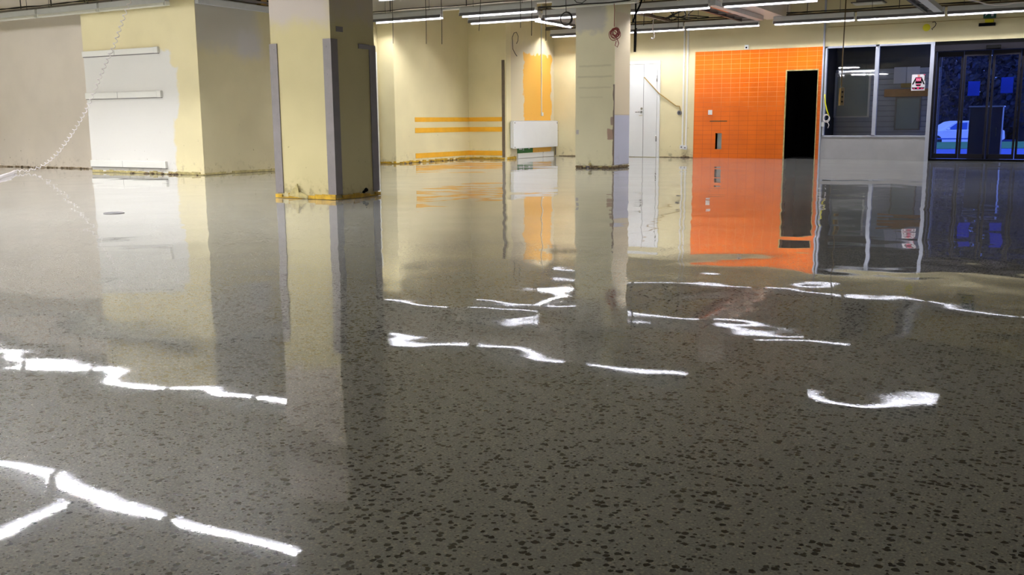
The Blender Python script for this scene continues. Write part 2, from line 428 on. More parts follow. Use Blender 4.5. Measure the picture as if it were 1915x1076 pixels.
tag(MB().box((-3.16, 21.79, 1.44), (-2.92, 21.80, 1.53)).build('label_strip', M['strip_tan'], None, (-3.04, 21.8, 1.44)), 'ochre strip between white sheets and wooden board in office', 'sign')

# glass entrance doors
d = thing('door_3', (-.9, 20.4, 0), 'automatic glass entrance doors with dark frames and blue dusk outside', 'door', kind='structure')
MB().box((-2.385, 20.36, 2.06), (.62, 20.56, 2.24)).build('door_header', M['black'], d)
MB().box((-2.385, 20.34, 2.06), (.62, 20.36, 2.17)).build('header_cover', M['door_frame'], d)
MB().box((-2.385, 20.38, 0.0), (.62, 20.56, .035)).build('threshold', M['black'], d)
MB().box((-2.385, 20.36, .035), (-2.345, 20.56, 2.06)).box((.58, 20.36, .035), (.62, 20.56, 2.06)).build('door_jamb', M['door_frame'], d)
for i, (x0, x1) in enumerate(((-2.335, -1.875), (-1.865, -1.405), (-1.375, -.915), (-.905, -.445), (-.435, .05), (.06, .57))):
    yo = 20.40 if i in (1, 2) else 20.44
    f = MB().box((x0, yo, .045), (x0+.04, yo+.045, 2.05)).box((x1-.04, yo, .045), (x1, yo+.045, 2.05)).box((x0+.04, yo, .045), (x1-.04, yo+.045, .135)).box((x0+.04, yo, 1.955), (x1-.04, yo+.045, 2.05)).build('door_leaf', M['door_frame'], d)
    MB().box((x0+.04, yo+.02, .135), (x1-.04, yo+.026, 1.955)).build('glass_pane', M['glass_blue'], f)
    if i in (1, 2):
        MB().box((x1-.035 if i == 1 else x0+.005, yo-.03, .045), (x1-.005 if i == 1 else x0+.035, yo, .12)).build('floor_guide', M['black'], f)
tag(MB().box((-1.50, 20.26, 2.07), (-1.25, 20.335, 2.135)).build('door_sensor', M['black'], None, (-1.375, 20.3, 2.07), .008), 'black motion sensor on the header of the glass doors', 'sensor')
for x0, x1, z0, z1, yy, lb in ((-1.77, -1.565, 1.22, 1.49, 20.418, 'left blue sheet of paper stuck on the glass doors'), (-1.215, -1.01, 1.26, 1.55, 20.418, 'right blue sheet of paper stuck on the glass doors')):
    tag(MB().box((x0, yy, z0), (x1, yy+.002, z1)).build('paper_sheet', M['blue_sheet'], None, ((x0+x1)/2, yy, z0)), lb, 'paper', 'sheets stuck on the entrance doors')
# poster on the office pane
ps = thing('poster', (-2.645, 20.415, 1.33), 'white poster with black and pink figure on office window', 'poster')
MB().box((-2.77, 20.412, 1.34), (-2.525, 20.4165, 1.645)).build('sheet', M['paper'], ps)
b = MB()
yy = 20.4085
b.poly([(-2.70, yy, 1.59), (-2.59, yy, 1.59), (-2.585, yy, 1.475), (-2.70, yy, 1.475)], (0, .0035, 0))
b.poly([(-2.70, yy, 1.59), (-2.70, yy, 1.535), (-2.735, yy, 1.455), (-2.76, yy, 1.455)], (0, .0035, 0))
b.poly([(-2.59, yy, 1.59), (-2.53, yy, 1.455), (-2.555, yy, 1.455), (-2.59, yy, 1.535)], (0, .0035, 0))
b.poly([(-2.695, yy, 1.455), (-2.595, yy, 1.455), (-2.61, yy, 1.425), (-2.68, yy, 1.425)], (0, .0035, 0))
b.poly([(-2.765, yy, 1.40), (-2.53, yy, 1.40), (-2.55, yy, 1.365), (-2.74, yy, 1.365)], (0, .0035, 0))
b.poly([(-2.54, yy, 1.63), (-2.527, yy, 1.63), (-2.527, yy, 1.52), (-2.54, yy, 1.52)], (0, .0035, 0))
b.build('printed_figure', M['black'], ps)
MB().poly([(-2.697, yy-.002, 1.578), (-2.597, yy-.002, 1.578), (-2.602, yy-.002, 1.515), (-2.69, yy-.002, 1.515)], (0, .0019, 0)).build('chest_print', M['pink'], ps)
MB().poly([(-2.685, yy-.002, 1.462), (-2.60, yy-.002, 1.462), (-2.605, yy-.002, 1.448), (-2.68, yy-.002, 1.448)], (0, .0019, 0)).build('belt_print', M['pink'], ps)
for bx in ((-2.74, -2.70, 1.37, 1.386), (-2.60, -2.55, 1.37, 1.386), (-2.665, -2.625, 1.37, 1.41), (-2.56, -2.53, 1.63, 1.643)):
    MB().box((bx[0], yy-.002, bx[2]), (bx[1], yy-.0001, bx[3])).build('pink_mark', M['pink'], ps)
MB().box((-2.665, yy-.002, 1.595), (-2.625, yy-.0001, 1.638)).build('printed_face', M['skin'], ps)
fc = bpy.data.curves.new('lettering', 'FONT'); fc.body = 'OLE'; fc.size = .052; fc.align_x = 'CENTER'; fc.extrude = .0006; fc.materials.append(M['paper'])
tmp = bpy.data.objects.new('lettering_curve', fc); COL.objects.link(tmp)
bpy.context.view_layer.update()
lme = bpy.data.meshes.new_from_object(tmp.evaluated_get(bpy.context.evaluated_depsgraph_get()))
bpy.data.objects.remove(tmp)
fo = bpy.data.objects.new('lettering', lme); COL.objects.link(fo); fo.parent = ps
fo.location = (-2.647+2.645, yy-.0035-20.415, 1.528-1.33); fo.rotation_euler = (math.pi/2, 0, 0)

# white double door in the back wall
d = thing('door_1', (-8.35, 20.4, 0), 'white double door with lever handle beside the back pillar', 'door', kind='structure')
MB().box((-9.30, 20.37, 0), (-9.22, 20.4, 2.10)).box((-7.975, 20.37, 0), (-7.915, 20.4, 2.10)).box((-9.22, 20.37, 2.035), (-7.975, 20.4, 2.10)).build('door_frame', M['white'], d, None, .004)
MB().box((-9.215, 20.378, .01), (-8.305, 20.399, 2.03)).build('door_leaf', M['white'], d)
lf2 = MB().box((-8.295, 20.378, .01), (-7.985, 20.399, 2.03)).build('door_leaf', M['white'], d)
MB().box((-8.3055, 20.385, .01), (-8.2945, 20.399, 2.03)).build('door_seam', M['dark_metal'], d)
MB().disc((-8.345, 20.378, .995), (0, -1, 0), .026, .012, 16).tube([(-8.345, 20.366, .995), (-8.345, 20.335, .995), (-8.36, 20.33, .995), (-8.47, 20.33, .993)], .009, 8).build('door_handle', M['chrome'], d)
MB().disc((-8.34, 20.378, 1.07), (0, -1, 0), .025, .012, 16).build('door_lock', M['chrome'], d)
MB().box((-8.40, 20.376, .915), (-8.32, 20.378, .925)).build('door_scratch', M['old_cream'], d)
MB().tube([(-7.985, 20.37, .35), (-7.985, 20.37, .48)], .012, 8).tube([(-7.985, 20.37, 1.65), (-7.985, 20.37, 1.78)], .012, 8).build('door_hinge', M['chrome'], d)
# left door beside pillar
d = thing('door_4', (-11.88, 14.85, 0), 'white door edge glimpsed just right of the big pillar', 'door', kind='structure')
MB().box((-11.98, 15.36, 0), (-11.86, 15.44, 2.16)).box((-11.98, 14.27, 0), (-11.86, 14.35, 2.16)).box((-11.98, 14.35, 2.10), (-11.86, 15.36, 2.16)).build('door_frame', M['white'], d)
MB().box((-11.95, 14.35, .01), (-11.91, 15.36, 2.10)).build('door_leaf', M['white'], d)

# ---------------------------------------------------------------- pillars
p = thing('pillar', (-7.1, 8.3, 0), 'big cream pillar with grey corner guards standing on the polished floor', 'pillar', kind='structure')
x0, x1, y0, y1 = -7.51, -6.685, 7.94, 8.66
MB().box((x0, y0, 0), (x1, y1, CH)).build('shaft', M['pillar'], p)
def guard(cx, cy, sx, sy, zt, w=.095):
    """angle profile on corner (cx,cy); sx,sy = direction to the pillar inside"""
    t = .012; b = MB()
    pts = [(cx - sx*t, cy - sy*t), (cx + sx*w, cy - sy*t), (cx + sx*w, cy), (cx, cy), (cx, cy + sy*w), (cx - sx*t, cy + sy*w)]
    b.poly([(a, c, .055) for a, c in pts], (0, 0, zt - .055))
    for zz in (.14, .5, .9, 1.3, 1.58):
        b.disc((cx + sx*w*.55, cy - sy*t, zz), (0, -sy, 0), .008, .003, 8)
    return b.build('corner_guard', M['guard'], p)
guard(x0, y0, 1, 1, 1.64); guard(x1, y0, -1, 1, 1.66); guard(x1, y1, -1, -1, 1.63); guard(x0, y1, 1, -1, 1.64)
MB().box((x1, 8.385, 1.585), (x1+.012, 8.565, 1.635)).build('guard_stub', M['guard'], p)
MB().box((x1, 8.03, 1.735), (x1+.005, 8.14, 1.79)).build('cover_plate', M['guard'], p, None, .002)
def ragged(pts, n, axis, top, bot=0.004, seed=1, th=.015, out=1):
    """torn skirting strip between two plan points"""
    q = random.Random(seed); (ax, ay), (bx, by) = pts; b = MB()
    L = math.hypot(bx-ax, by-ay); dx, dy = (bx-ax)/L, (by-ay)/L; nx, ny = dy*out, -dx*out
    for i in range(n):
        a, c = i/n*L, (i+1)/n*L
        h = top*q.uniform(.72, 1.08)
        if q.random() < .12: h *= .4
        b.poly([(ax+dx*a, ay+dy*a, bot), (ax+dx*c, ay+dy*c, bot), (ax+dx*c, ay+dy*c, h*q.uniform(.92, 1)), (ax+dx*a, ay+dy*a, h)], (nx*th*q.uniform(.8, 1.2), ny*th*q.uniform(.8, 1.2), 0))
    return b
ragged([(x0-.01, y0-.013), (x1+.01, y0-.013)], 9, 'x', .054, seed=3, th=.012).build('skirting', M['yellow_strip'], p)
ragged([(x1+.013, y0-.01), (x1+.013, y1+.01)], 8, 'y', .052, seed=4, th=.012).build('skirting', M['yellow_strip'], p)
b = MB()
b.poly([(-7.33, y0-.03, .03), (-7.17, y0-.03, .012), (-7.19, y0-.04, .16)], (0, .012, 0)).poly([(-7.25, y0-.03, .02), (-7.06, y0-.028, .0), (-7.05, y0-.028, .03), (-7.16, y0-.03, .075)], (0, .01, 0))
b.build('torn_flap', M['old_cream'], p)
MB().lump((x1+.004, 8.44, .075), (.012, .05, .03), 3).lump((x1+.004, 8.40, .06), (.01, .03, .02), 5).build('break_hole', M['black'], p)

p = thing('pillar', (-7.1, 15.6, 0), 'cream back pillar with chipped edge and red cable coil', 'pillar', kind='structure')
x0, x1, y0, y1 = -7.46, -6.735, 15.245, 15.90
MB().box((x0, y0, .045), (x1, y1, CH)).build('shaft', M['pillar_back'], p)
b = MB().box((x0+.01, y0+.01, 0), (x1-.01, y1-.01, .045))
q = random.Random(5)
for i in range(16):
    xx = x0 + (x1-x0)*(i+.5)/16
    b.lump((xx, y0-.005+q.uniform(-.01, .01), q.uniform(.012, .03)), (.03, .02, q.uniform(.015, .03)), i)
for i in range(10):
    b.lump((x1+.002, y0 + .05 + i*.065, .02), (.02, .035, .022), 40+i)
b.build('broken_plinth', M['rubble'], p)
b = MB().lump((-7.17, y0-.02, .075), (.035, .015, .03), 71).lump((-7.28, y0-.02, .03), (.03, .015, .022), 72).lump((-6.98, y0-.02, .03), (.055, .015, .02), 73).lump((-6.8, y0-.02, .04), (.035, .015, .02), 74)
b.build('plaster_crust', M['old_cream'], p)
MB().box((-7.24, y0-.015, .004), (-7.19, y0-.003, .036)).build('blue_chip', M['cabinet'], p)

# ---------------------------------------------------------------- skirting remains
def base(name, pts, n, top, mm, lb, seed):
    o = ragged(pts, n, 'x', top, seed=seed, th=.014).build(name, mm, None, (pts[0][0], pts[0][1], 0))
    st(o, lb, 'baseboard')
base('baseboard_left', [(-18.6, 11.77), (-14.6, 11.77)], 40, .026, M['tan_crumble'], 'crumbling brown skirting remains along the far left wall', 11)
base('baseboard_projection', [(-14.58, 10.94), (-11.88, 10.94)], 30, .05, M['old_cream'], 'torn yellowish skirting below the three white rails', 12)
base('baseboard_side', [(-11.88, 10.94), (-11.88, 14.2)], 22, .045, M['old_cream'], 'grimy yellow skirting on the wall left of the big pillar', 13)
base('baseboard_pilaster', [(-11.88, 15.5), (-11.5, 15.5)], 7, .05, M['yellow_strip'], 'broken yellow skirting right of the big pillar', 14)
base('baseboard_alcove_left', [(-11.5, 15.5), (-11.5, 18.2)], 24, .05, M['yellow_strip'], 'broken yellow skirting under the banded alcove wall', 15)
base('baseboard_alcove_back', [(-11.5, 18.2), (-10.6, 18.2)], 10, .05, M['yellow_strip'], 'yellow skirting strip left of the grey edge guard', 16)
base('baseboard_radiator', [(-10.55, 18.22), (-10.55, 18.6)], 4, .055, M['yellow_strip'], 'short yellow skirting piece left of the radiator', 17)
base('baseboard_back', [(-10.4, 20.4), (-9.35, 20.4)], 10, .02, M['rubble'], 'dark skirting remains between radiator corner and back pillar', 18)
base('baseboard_door', [(-7.9, 20.4), (-7.14, 20.4)], 8, .018, M['rubble'], 'dark skirting remains between white door and orange tiles', 19)
def rubble(lb, spots, seed):
    q = random.Random(seed); b = MB()
    for i, (x, y, s) in enumerate(spots):
        b.lump((x, y, s*.6), (s*1.5, s, s*.75), seed*50+i)
    tag(b.build('plaster_rubble', M['rubble'], None, (spots[0][0], spots[0][1], 0)), lb, 'rubble', None, 'stuff')
q = random.Random(9)
rubble('plaster crumbs along foot of the far left wall', [(-18.2+q.random()*3.3, 11.73, q.uniform(.010, .026)) for _ in range(26)], 1)
rubble('plaster crumbs along foot of wall with white rails', [(-13.6+q.random()*1.6, 10.90, q.uniform(.012, .028)) for _ in range(16)], 2)
rubble('plaster crumbs along foot of the banded alcove wall', [(-11.47, 15.7+q.random()*2.4, q.uniform(.010, .026)) for _ in range(16)], 3)
rubble('brown plaster lump at the foot of wall below the two sockets', [(-7.32, 20.37, .045), (-7.38, 20.375, .025), (-7.24, 20.375, .03)], 4)

# ---------------------------------------------------------------- wall fittings, left projection
for z0, z1, xr, lb in ((1.93, 2.02, -12.72, 'top white rail on the cream wall projection'), (1.235, 1.335, -12.715, 'middle white rail on the cream wall projection'), (.10, .205, -12.71, 'bottom white rail near the floor on the wall projection')):
    t = thing('wall_rail', ((-14.57+xr)/2, 10.94, z0), lb, 'rail', 'white rails on the wall projection')
    MB().box((-14.57, 10.895, z0), (xr-.09, 10.94, z1)).build('rail_cover', M['white_rail'], t, None, .006)
    MB().box((xr-.088, 10.893, z0-.003), (xr, 10.94, z1+.003)).build('end_cap', M['white_rail'], t, None, .005)
    MB().box((-13.752, 10.893, z0+.002), (-13.748, 10.896, z1-.002)).build('joint', M['grey_metal'], t)
    MB().box((-14.56, 10.905, z0-.012), (xr-.01, 10.94, z0)).build('back_plate', M['grey_metal'], t)

# alcove bands: painted bands, flat on the wall
def band(lb, ax, a0, a1, z0, z1):
    b = MB()
    if ax == 'y': b.box((-11.5, a0, z0), (-11.494, a1, z1))
    else: b.box((a0, 18.194, z0), (a1, 18.2, z1))
    tag(b.build('painted_band', M['ochre'], None, (-11.5, a0, z0) if ax == 'y' else (a0, 18.2, z0)), lb, 'band', 'yellow bands in the alcove')
for z0, z1, nm in ((.815, .905, 'top'), (.595, .695, 'middle'), (.085, .185, 'bottom')):
    band(f'{nm} yellow painted band on the left alcove wall', 'y', 16.16, 18.194, z0, z1)
    band(f'{nm} yellow painted band on the short back alcove wall', 'x', -11.494, -10.66, z0, z1)
b = MB().box((-10.655, 18.188, .045), (-10.588, 18.2, 2.10))
tag(b.build('edge_guard', M['brown'], None, (-10.62, 18.2, .045)), 'tall grey brown edge guard on outer corner of alcove', 'guard')

# radiator
r = thing('radiator', (-10.5, 19.36, .22), 'white panel radiator hung on the wall below the ochre patch', 'radiator')
MB().box((-10.475, 18.31, .225), (-10.43, 20.38, .815)).build('front_panel', M['white'], r, None, .012)
MB().box((-10.535, 18.33, .24), (-10.48, 20.36, .80)).build('rear_panel', M['white'], r, None, .01)
g = MB()
for i in range(40): g.box((-10.535, 18.36+i*.05, .80), (-10.445, 18.366+i*.05, .825))
g.box((-10.54, 18.33, .82), (-10.435, 20.36, .826)); g.build('top_grille', M['white_rail'], r)
g = MB().tube([(-10.46, 20.38, .77), (-10.46, 20.40, .77)], .012).build('air_valve', M['chrome'], r)
MB().tube([(-10.5, 20.37, .27), (-10.5, 20.395, .27), (-10.5, 20.395, .03)], .01).build('supply_pipe', M['brown'], r)
for yy, zz in ((18.33, .78), (18.33, .255), (20.36, .77)):
    MB().disc((-10.43, yy+.02 if yy < 19 else yy-.02, zz), (1, 0, 0), .012, .006, 10).build('end_plug', M['brown'], r)
t = thing('green_board', (-10.545, 19.0, .11), 'green board partly hidden behind the radiator bottom', 'board')
MB().box((-10.55, 18.66, .117), (-10.54, 19.36, .234)).build('panel', M['green_board'], t)
for ya, yb, za, zb_ in ((18.72, 18.86, .19, .23), (18.90, 18.94, .17, .23), (19.15, 19.22, .20, .23)):
    MB().box((-10.54, ya, za), (-10.538, yb, zb_)).build('white_print', M['paper'], t)
b = MB().box((-10.55, 18.66, .004), (-10.53, 19.83, .115)).box((-10.55, 19.86, .004), (-10.53, 20.38, .115))
b.box((-10.53, 19.82, .01), (-10.522, 19.87, .10))
st(b.build('baseboard_white', M['white_rail'], None, (-10.54, 19.5, 0)), 'white skirting board on floor below the radiator', 'baseboard')
t = thing('conduit', (-10.54, 19.785, .97), 'thin white conduit down the ochre patch to a small socket', 'conduit')
MB().box((-10.55, 19.775, 1.0), (-10.532, 19.795, 3.4)).build('pipe', M['white_rail'], t)
MB().box((-10.55, 19.76, .93), (-10.52, 19.84, 1.01)).build('socket', M['white'], t, None, .004)
b = MB().tube([(-10.54, 18.47, 2.45), (-10.53, 18.44, 2.58), (-10.53, 18.52, 2.68), (-10.53, 18.62, 2.70), (-10.53, 18.70, 2.62), (-10.53, 18.68, 2.52), (-10.53, 18.62, 2.46)], .007, 6).tube([(-10.54, 18.47, 2.45), (-10.54, 18.48, 2.34), (-10.53, 18.56, 2.25), (-10.53, 18.64, 2.20)], .007, 6)
tag(b.build('wire_loop', M['cable'], None, (-10.54, 18.5, 2.2)), 'loose looped wire on wall above left of ochre patch', 'wire')

# back wall fittings
for xx, zt, zb, lb in ((-7.38, 3.4, .27, 'left of two white conduits beside the orange tiles'), (-7.30, 3.4, .26, 'right of two white conduits beside the orange tiles')):
    t = thing('conduit', (xx, 20.4, zb), lb, 'conduit', 'conduits beside the orange tiles')
    MB().box((xx-.016, 20.38, zb), (xx+.016, 20.4, zt)).build('pipe', M['white_rail'], t)
    MB().box((xx-.045, 20.35, zb-.085), (xx+.035, 20.4, zb+.005)).build('socket_box', M['white'], t, None, .006)
    MB().disc((xx-.005, 20.35, zb-.04), (0, -1, 0), .018, .002, 12).build('socket_hole', M['grey_metal'], t)
t = thing('wall_bell', (-7.46, 20.4, .97), 'small round dark bell box on wall beside the conduits', 'bell')
MB().disc((-7.46, 20.4, .97), (0, -1, 0), .05, .03, 20).build('body', M['grey_metal'], t)
MB().disc((-7.46, 20.37, .97), (0, -1, 0), .03, .012, 16).build('dome', M['dark_metal'], t)
tag(MB().tube([(-8.285, 20.372, 1.75), (-8.13, 20.37, 1.59), (-7.94, 20.366, 1.40), (-7.70, 20.388, 1.23), (-7.54, 20.385, 1.12), (-7.46, 20.385, 1.11), (-7.44, 20.385, 1.03), (-7.455, 20.38, 1.0)], .011, 6).build('loose_cable', M['strip_tan'], None, (-8.285, 20.37, 1.75)), 'beige cable sagging from white door to round bell box', 'cable')
t = thing('light_switch', (-6.765, 20.385, .92), 'white light switch on the orange tiles', 'switch')
MB().box((-6.81, 20.372, .92), (-6.72, 20.385, 1.02)).build('plate', M['white'], t, None, .004)
MB().box((-6.79, 20.366, .94), (-6.74, 20.372, 1.0)).build('rocker', M['white_rail'], t, None, .002)
b = wall_holes('x', -6.66, -6.64, 20.4, 20.52, .18, .54)
b = MB().box((-6.65, 20.50, .18), (-6.49, 20.52, .54)).box((-6.655, 20.4, .18), (-6.64, 20.5, .54)).box((-6.5, 20.4, .18), (-6.485, 20.5, .54)).box((-6.64, 20.4, .53), (-6.5, 20.5, .545)).box((-6.64, 20.4, .175), (-6.5, 20.5, .19))
tag(b.build('recess_box', M['dark_metal'], None, (-6.57, 20.45, .18)), 'dark open recess cut in the orange tiles near floor', 'recess')
tag(MB().box((-6.605, 20.42, .195), (-6.505, 20.44, .525)).build('recess_plate', M['board_grey'], None, (-6.555, 20.43, .195)), 'grey plate inside the recess in the orange tiles', 'plate')
tag(MB().box((-6.77, 20.381, .775), (-6.39, 20.385, .795)).build('glue_mark', M['strip_dark'], None, (-6.58, 20.383, .775)), 'dark horizontal glue mark on orange tiles below the switch', 'mark')
t = thing('wall_spotlight', (-6.015, 20.4, 2.25), 'tiny white box with dark lens just above the orange tiles', 'box')
MB().box((-6.055, 20.35, 2.255), (-5.975, 20.4, 2.345)).build('body', M['white'], t, None, .006)
MB().disc((-6.015, 20.35, 2.29), (0, -1, 0), .018, .006, 12).build('lens', M['black'], t)
tag(MB().disc((-2.56, 20.4, 2.515), (0, -1, 0), .068, .004, 28).build('sticker', M['yellow'], None, (-2.56, 20.398, 2.515)), 'round yellow sticker on wall above the glass doors', 'sticker')
tag(MB().tube([(-2.46, 20.39, 2.605), (-2.42, 20.385, 2.615), (-2.395, 20.385, 2.58), (-2.405, 20.385, 2.54), (-2.44, 20.385, 2.50), (-2.465, 20.385, 2.49), (-2.45, 20.385, 2.465)], .007, 6).build('wire_hook', M['cable'], None, (-2.43, 20.39, 2.46)), 'small curled wire on wall beside the yellow sticker', 'wire')
e = thing('exit_sign', (-1.485, 20.4, 2.62), 'green exit sign above the glass doors, half hidden by tube light', 'sign')
MB().box((-1.59, 20.36, 2.625), (-1.38, 20.4, 2.77)).build('panel', M['green_sign'], e, None, .003)
b = MB()
b.poly([(-1.56, 20.357, 2.66), (-1.52, 20.357, 2.70), (-1.52, 20.357, 2.72), (-1.56, 20.357, 2.68)], (0, .003, 0)).disc((-1.51, 20.357, 2.735), (0, -1, 0), .010, .002, 10).box((-1.46, 20.357, 2.655), (-1.42, 20.36, 2.74))
b.build('pictogram', M['paper'], e)
t = thing('emergency_light', (-1.52, 20.4, 2.48), 'black bar fitting with yellow lamp below the green exit sign', 'lamp')
MB().box((-1.66, 20.35, 2.485), (-1.38, 20.4, 2.54)).build('body', M['black'], t, None, .005)
MB().box((-1.56, 20.36, 2.545), (-1.41, 20.4, 2.605)).build('lamp_cover', M['yellow'], t, None, .012)
tag(MB().box((-4.39, 20.394, 2.615), (2, 20.4, 2.622)).build('wall_cable', M['strip_tan'], None, (-1, 20.4, 2.615)), 'thin cable clipped along wall above the office window', 'cable')
b = MB()
pts = [(-4.385, 20.37, 1.30), (-4.37, 20.36, 1.15), (-4.33, 20.34, 1.0), (-4.28, 20.33, .88)]
b.tube(pts, .012, 6)
y = thing('hung_cable', (-4.33, 20.35, .75), 'yellow and white cable coil hanging beside the orange tiled wall', 'cable')
b.build('yellow_lead', M['yellow'], y)
ring = lambda cx, cy, cz, rr, n=20, ph=0: [(cx + rr*math.cos(ph+2*math.pi*i/n), cy, cz + rr*1.2*math.sin(ph+2*math.pi*i/n)) for i in range(n+1)]
MB().tube(ring(-4.33, 20.34, .84, .055), .008, 6).tube(ring(-4.32, 20.33, .82, .06), .008, 6).tube([(-4.31, 20.34, .77), (-4.27, 20.345, .69), (-4.29, 20.345, .63)], .007, 6).build('coil', M['white_cord'], y)
tag(MB().box((-4.425, 20.345, .66), (-4.365, 20.375, .75)).build('wall_socket', M['white'], None, (-4.395, 20.36, .66), .004), 'white wall socket between orange tiles and office window', 'socket')

# ---------------------------------------------------------------- light fittings
def profile(pts, x0, x1, name, mm, parent):
    return MB().poly([(x0, a, c) for a, c in pts], (x1-x0, 0, 0)).build(name, mm, parent)
def make_batten(lit):
    t = bpy.data.objects.new('batten_light', None); COL.objects.link(t); t.location = (0, 0, 0)
    L = .77
    MB().box((-L, -.045, .035), (L, .045, .125)).build('housing', M['housing'], t, None, .006)
    if lit is None:
        profile([(-.045, .035), (-.05, .0), (-.03, -.012), (.03, -.012), (.05, .0), (.045, .035)], -L+.03, L-.03, 'diffuser_cover', M['tube_off'], t)
    elif lit != 'tube_fill':                    # fittings carry side reflectors; the added unseen fill tubes are bare battens
        profile([(.04, .04), (.042, .036), (.056, -.038), (.053, -.039)], -L, L, 'rear_reflector', M['reflector'], t)
        profile([(-.04, .04), (-.042, .036), (-.056, -.019), (-.053, -.020)], -L, L, 'front_reflector', M['reflector'], t)
    for s in (-1, 1):
        MB().box((s*L-.012, -.04, -.008), (s*L+.012, .04, .05)).build('lamp_holder', M['white_rail'], t)
    if lit: MB().tube([(-.735, 0, .014), (.735, 0, .014)], .016, 12).build('tube', M[lit], t)
    for s in (-1, 1):
        MB().tube([(s*.5, 0, .125), (s*.5, 0, CH-2.7)], .004, 6).build('hanger', M['dark_metal'], t)
    return t
G_ON = 'lit fluorescent tube lights'; G_OFF = 'unlit fluorescent tube lights'
proto = {k: make_batten(k) for k in ('tube', 'tube_back', 'tube_fill', None)}
used = {}
def batten(x, y, lit, label, z=2.7, rot=0):
    src = proto[(('tube_fill' if y < 3 else 'tube_back' if y > 11 else 'tube') if lit else None)]
    o = src if src not in used else dup(src, (0, 0, 0))
    used[src] = 1
    o.location = (x, y, z); o.rotation_euler = (0, 0, rot)
    tag(o, label, 'ceiling light', G_ON if lit else G_OFF)
ORD = ['first', 'second', 'third', 'fourth', 'fifth', 'sixth', 'seventh', 'eighth']
def row(y, centres, what, lit=True, z=2.7):
    for i, c in enumerate(centres):
        batten(c, y, lit, what % ORD[i], z)
row(19.85, (-9.56, -7.98, -6.40), 'lit tube light, %s from the left in row above white door')
row(19.85, (-4.56, -2.97, -1.38, .21), 'lit tube light, %s from the left in row above office window')
row(16.3, (-9.49, -7.87, -6.25), 'lit tube light, %s from the left in row just behind the back pillar')
batten(-4.47, 16.3, True, 'lit tube light at top edge, beside the beam over orange tiles')
row(15.15, (-10.90, -8.95), 'lit tube light, %s from the left along the beam before alcove')
batten(-7.05, 15.10, False, 'unlit grey tube light passing in front of back pillar top', 2.7)
batten(-3.5, 15.3, True, 'lit tube light seen only mirrored in floor, right of middle')
row(12.4, (-8.72, -7.02, -5.1, -1.95), 'lit tube light, %s of the mirrored row across the middle floor')
row(8.75, (-17.66, -16.06, -14.46, -12.86, -11.26, -9.66, -8.06), 'lit tube light, %s of mirrored row at left, before big pillar')
row(5.55, (-12.45, -10.85, -9.2, -7.58, -5.93), 'lit tube light, %s of mirrored row in the lower left corner')
for y, nm in ((2.4, 'nearest'), (-.8, 'middle'), (-4.0, 'farthest')):  # unseen rows added to brighten the left walls
    for i, xx in enumerate((-20.4, -18.6, -16.8, -15.0, -13.2, -11.4, -9.6, -7.8)):
        batten(xx, y, True, 'fill tube light added outside the frame at left, %s in the %s row beside the viewer' % (ORD[i], nm))
for i, xx in enumerate((-20.4, -18.8, -17.2, -15.6, -14.04)):  # row extended out of view to add light at left
    batten(xx, 5.55, True, 'fill tube light added outside the frame, %s of the row continuing left' % ORD[i])
batten(-7.9, 4.6, True, 'lit tube light mirrored as the lone slanted streak, bottom left', 2.7, math.pi/2)
batten(-8.92, 17.35, True, 'lit tube light slanting back toward the wall behind black ring', 2.7, math.pi/2)
row(10.75, (-17.82, -16.22, -14.62, -13.03), 'unlit white tube light, %s from the left above the white wall rails', False, 2.62)

# mounting rails and cable runs above the fittings
def rail(label, p0, p1, w=.05, h=.035, mm='brown', cables=2, seed=0):
    q = random.Random(seed)
    p0, p1 = Vector(p0), Vector(p1); d = (p1-p0); L = d.length; d.normalize(); n = Vector((-d.y, d.x, 0))
    t = thing('cable_rail', (p0+p1)/2, label, 'cable rail', 'cable rails above the lights')
    a = n*w/2
    MB().poly([p0-a, p0+a, p1+a, p1-a], (0, 0, h)).build('rail', M[mm], t)
    for c in range(cables):
        off = q.uniform(-w*.4, w*.4); pts = []
        k = max(4, int(L/.35))
        for i in range(k+1):
            pts.append(p0 + d*(L*i/k) + n*(off+q.uniform(-.012, .012)) + Vector((0, 0, h + .014 + q.uniform(0, .022))))
        MB().tube(pts, .008, 5).build('cable', M['cable'], t)
    for i in range(max(2, int(L/1.7))):
        c = p0 + d*(.4 + i*1.7)
        if (c-p0).length > L: break
        MB().box((c.x-.006, c.y-.006, c.z+h), (c.x+.006, c.y+.006, CH)).build('rod', M['dark_metal'], t)
rail('brown cable rail over lights above the white door', (-10.5, 19.93, 2.83), (-6.08, 19.93, 2.83), .07, seed=1, cables=3)
rail('brown cable rail over lights above the office window', (-5.1, 19.93, 2.83), (4.5, 19.93, 2.83), .07, seed=2, cables=3)
rail('brown cable rail behind the back pillar top', (-10.4, 16.4, 2.83), (-6.1, 16.4, 2.83), .05, seed=3)
rail('grey cable rail along the beam before the alcove', (-11.75, 15.24, 2.83), (-7.5, 15.24, 2.83), .05, seed=4, mm='housing', cables=1)
rail('slanting cable rail behind the hanging black ring', (-8.72, 16.6, 2.84), (-8.72, 19.8, 2.84), .06, seed=6, mm='grey_metal')
rail('slanting brown cable rail right of the back pillar', (-7.5, 16.7, 2.84), (-7.5, 19.8, 2.84), .07, seed=7)
rail('dark cable rail above unlit lights at far left', (-21.5, 10.83, 2.76), (-12.3, 10.83, 2.76), .05, seed=5, mm='grey_metal')
t = thing('cable_trunking', (-11.82, 12.5, 2.64), 'white cable trunking on wall left of the big pillar top', 'trunking')
MB().box((-11.878, 10.95, 2.635), (-11.80, 14.2, 2.73)).build('trunk', M['housing'], t, None, .006)
MB().box((-11.878, 11.0, 2.76), (-11.76, 14.2, 2.79)).build('upper_channel', M['grey_metal'], t)
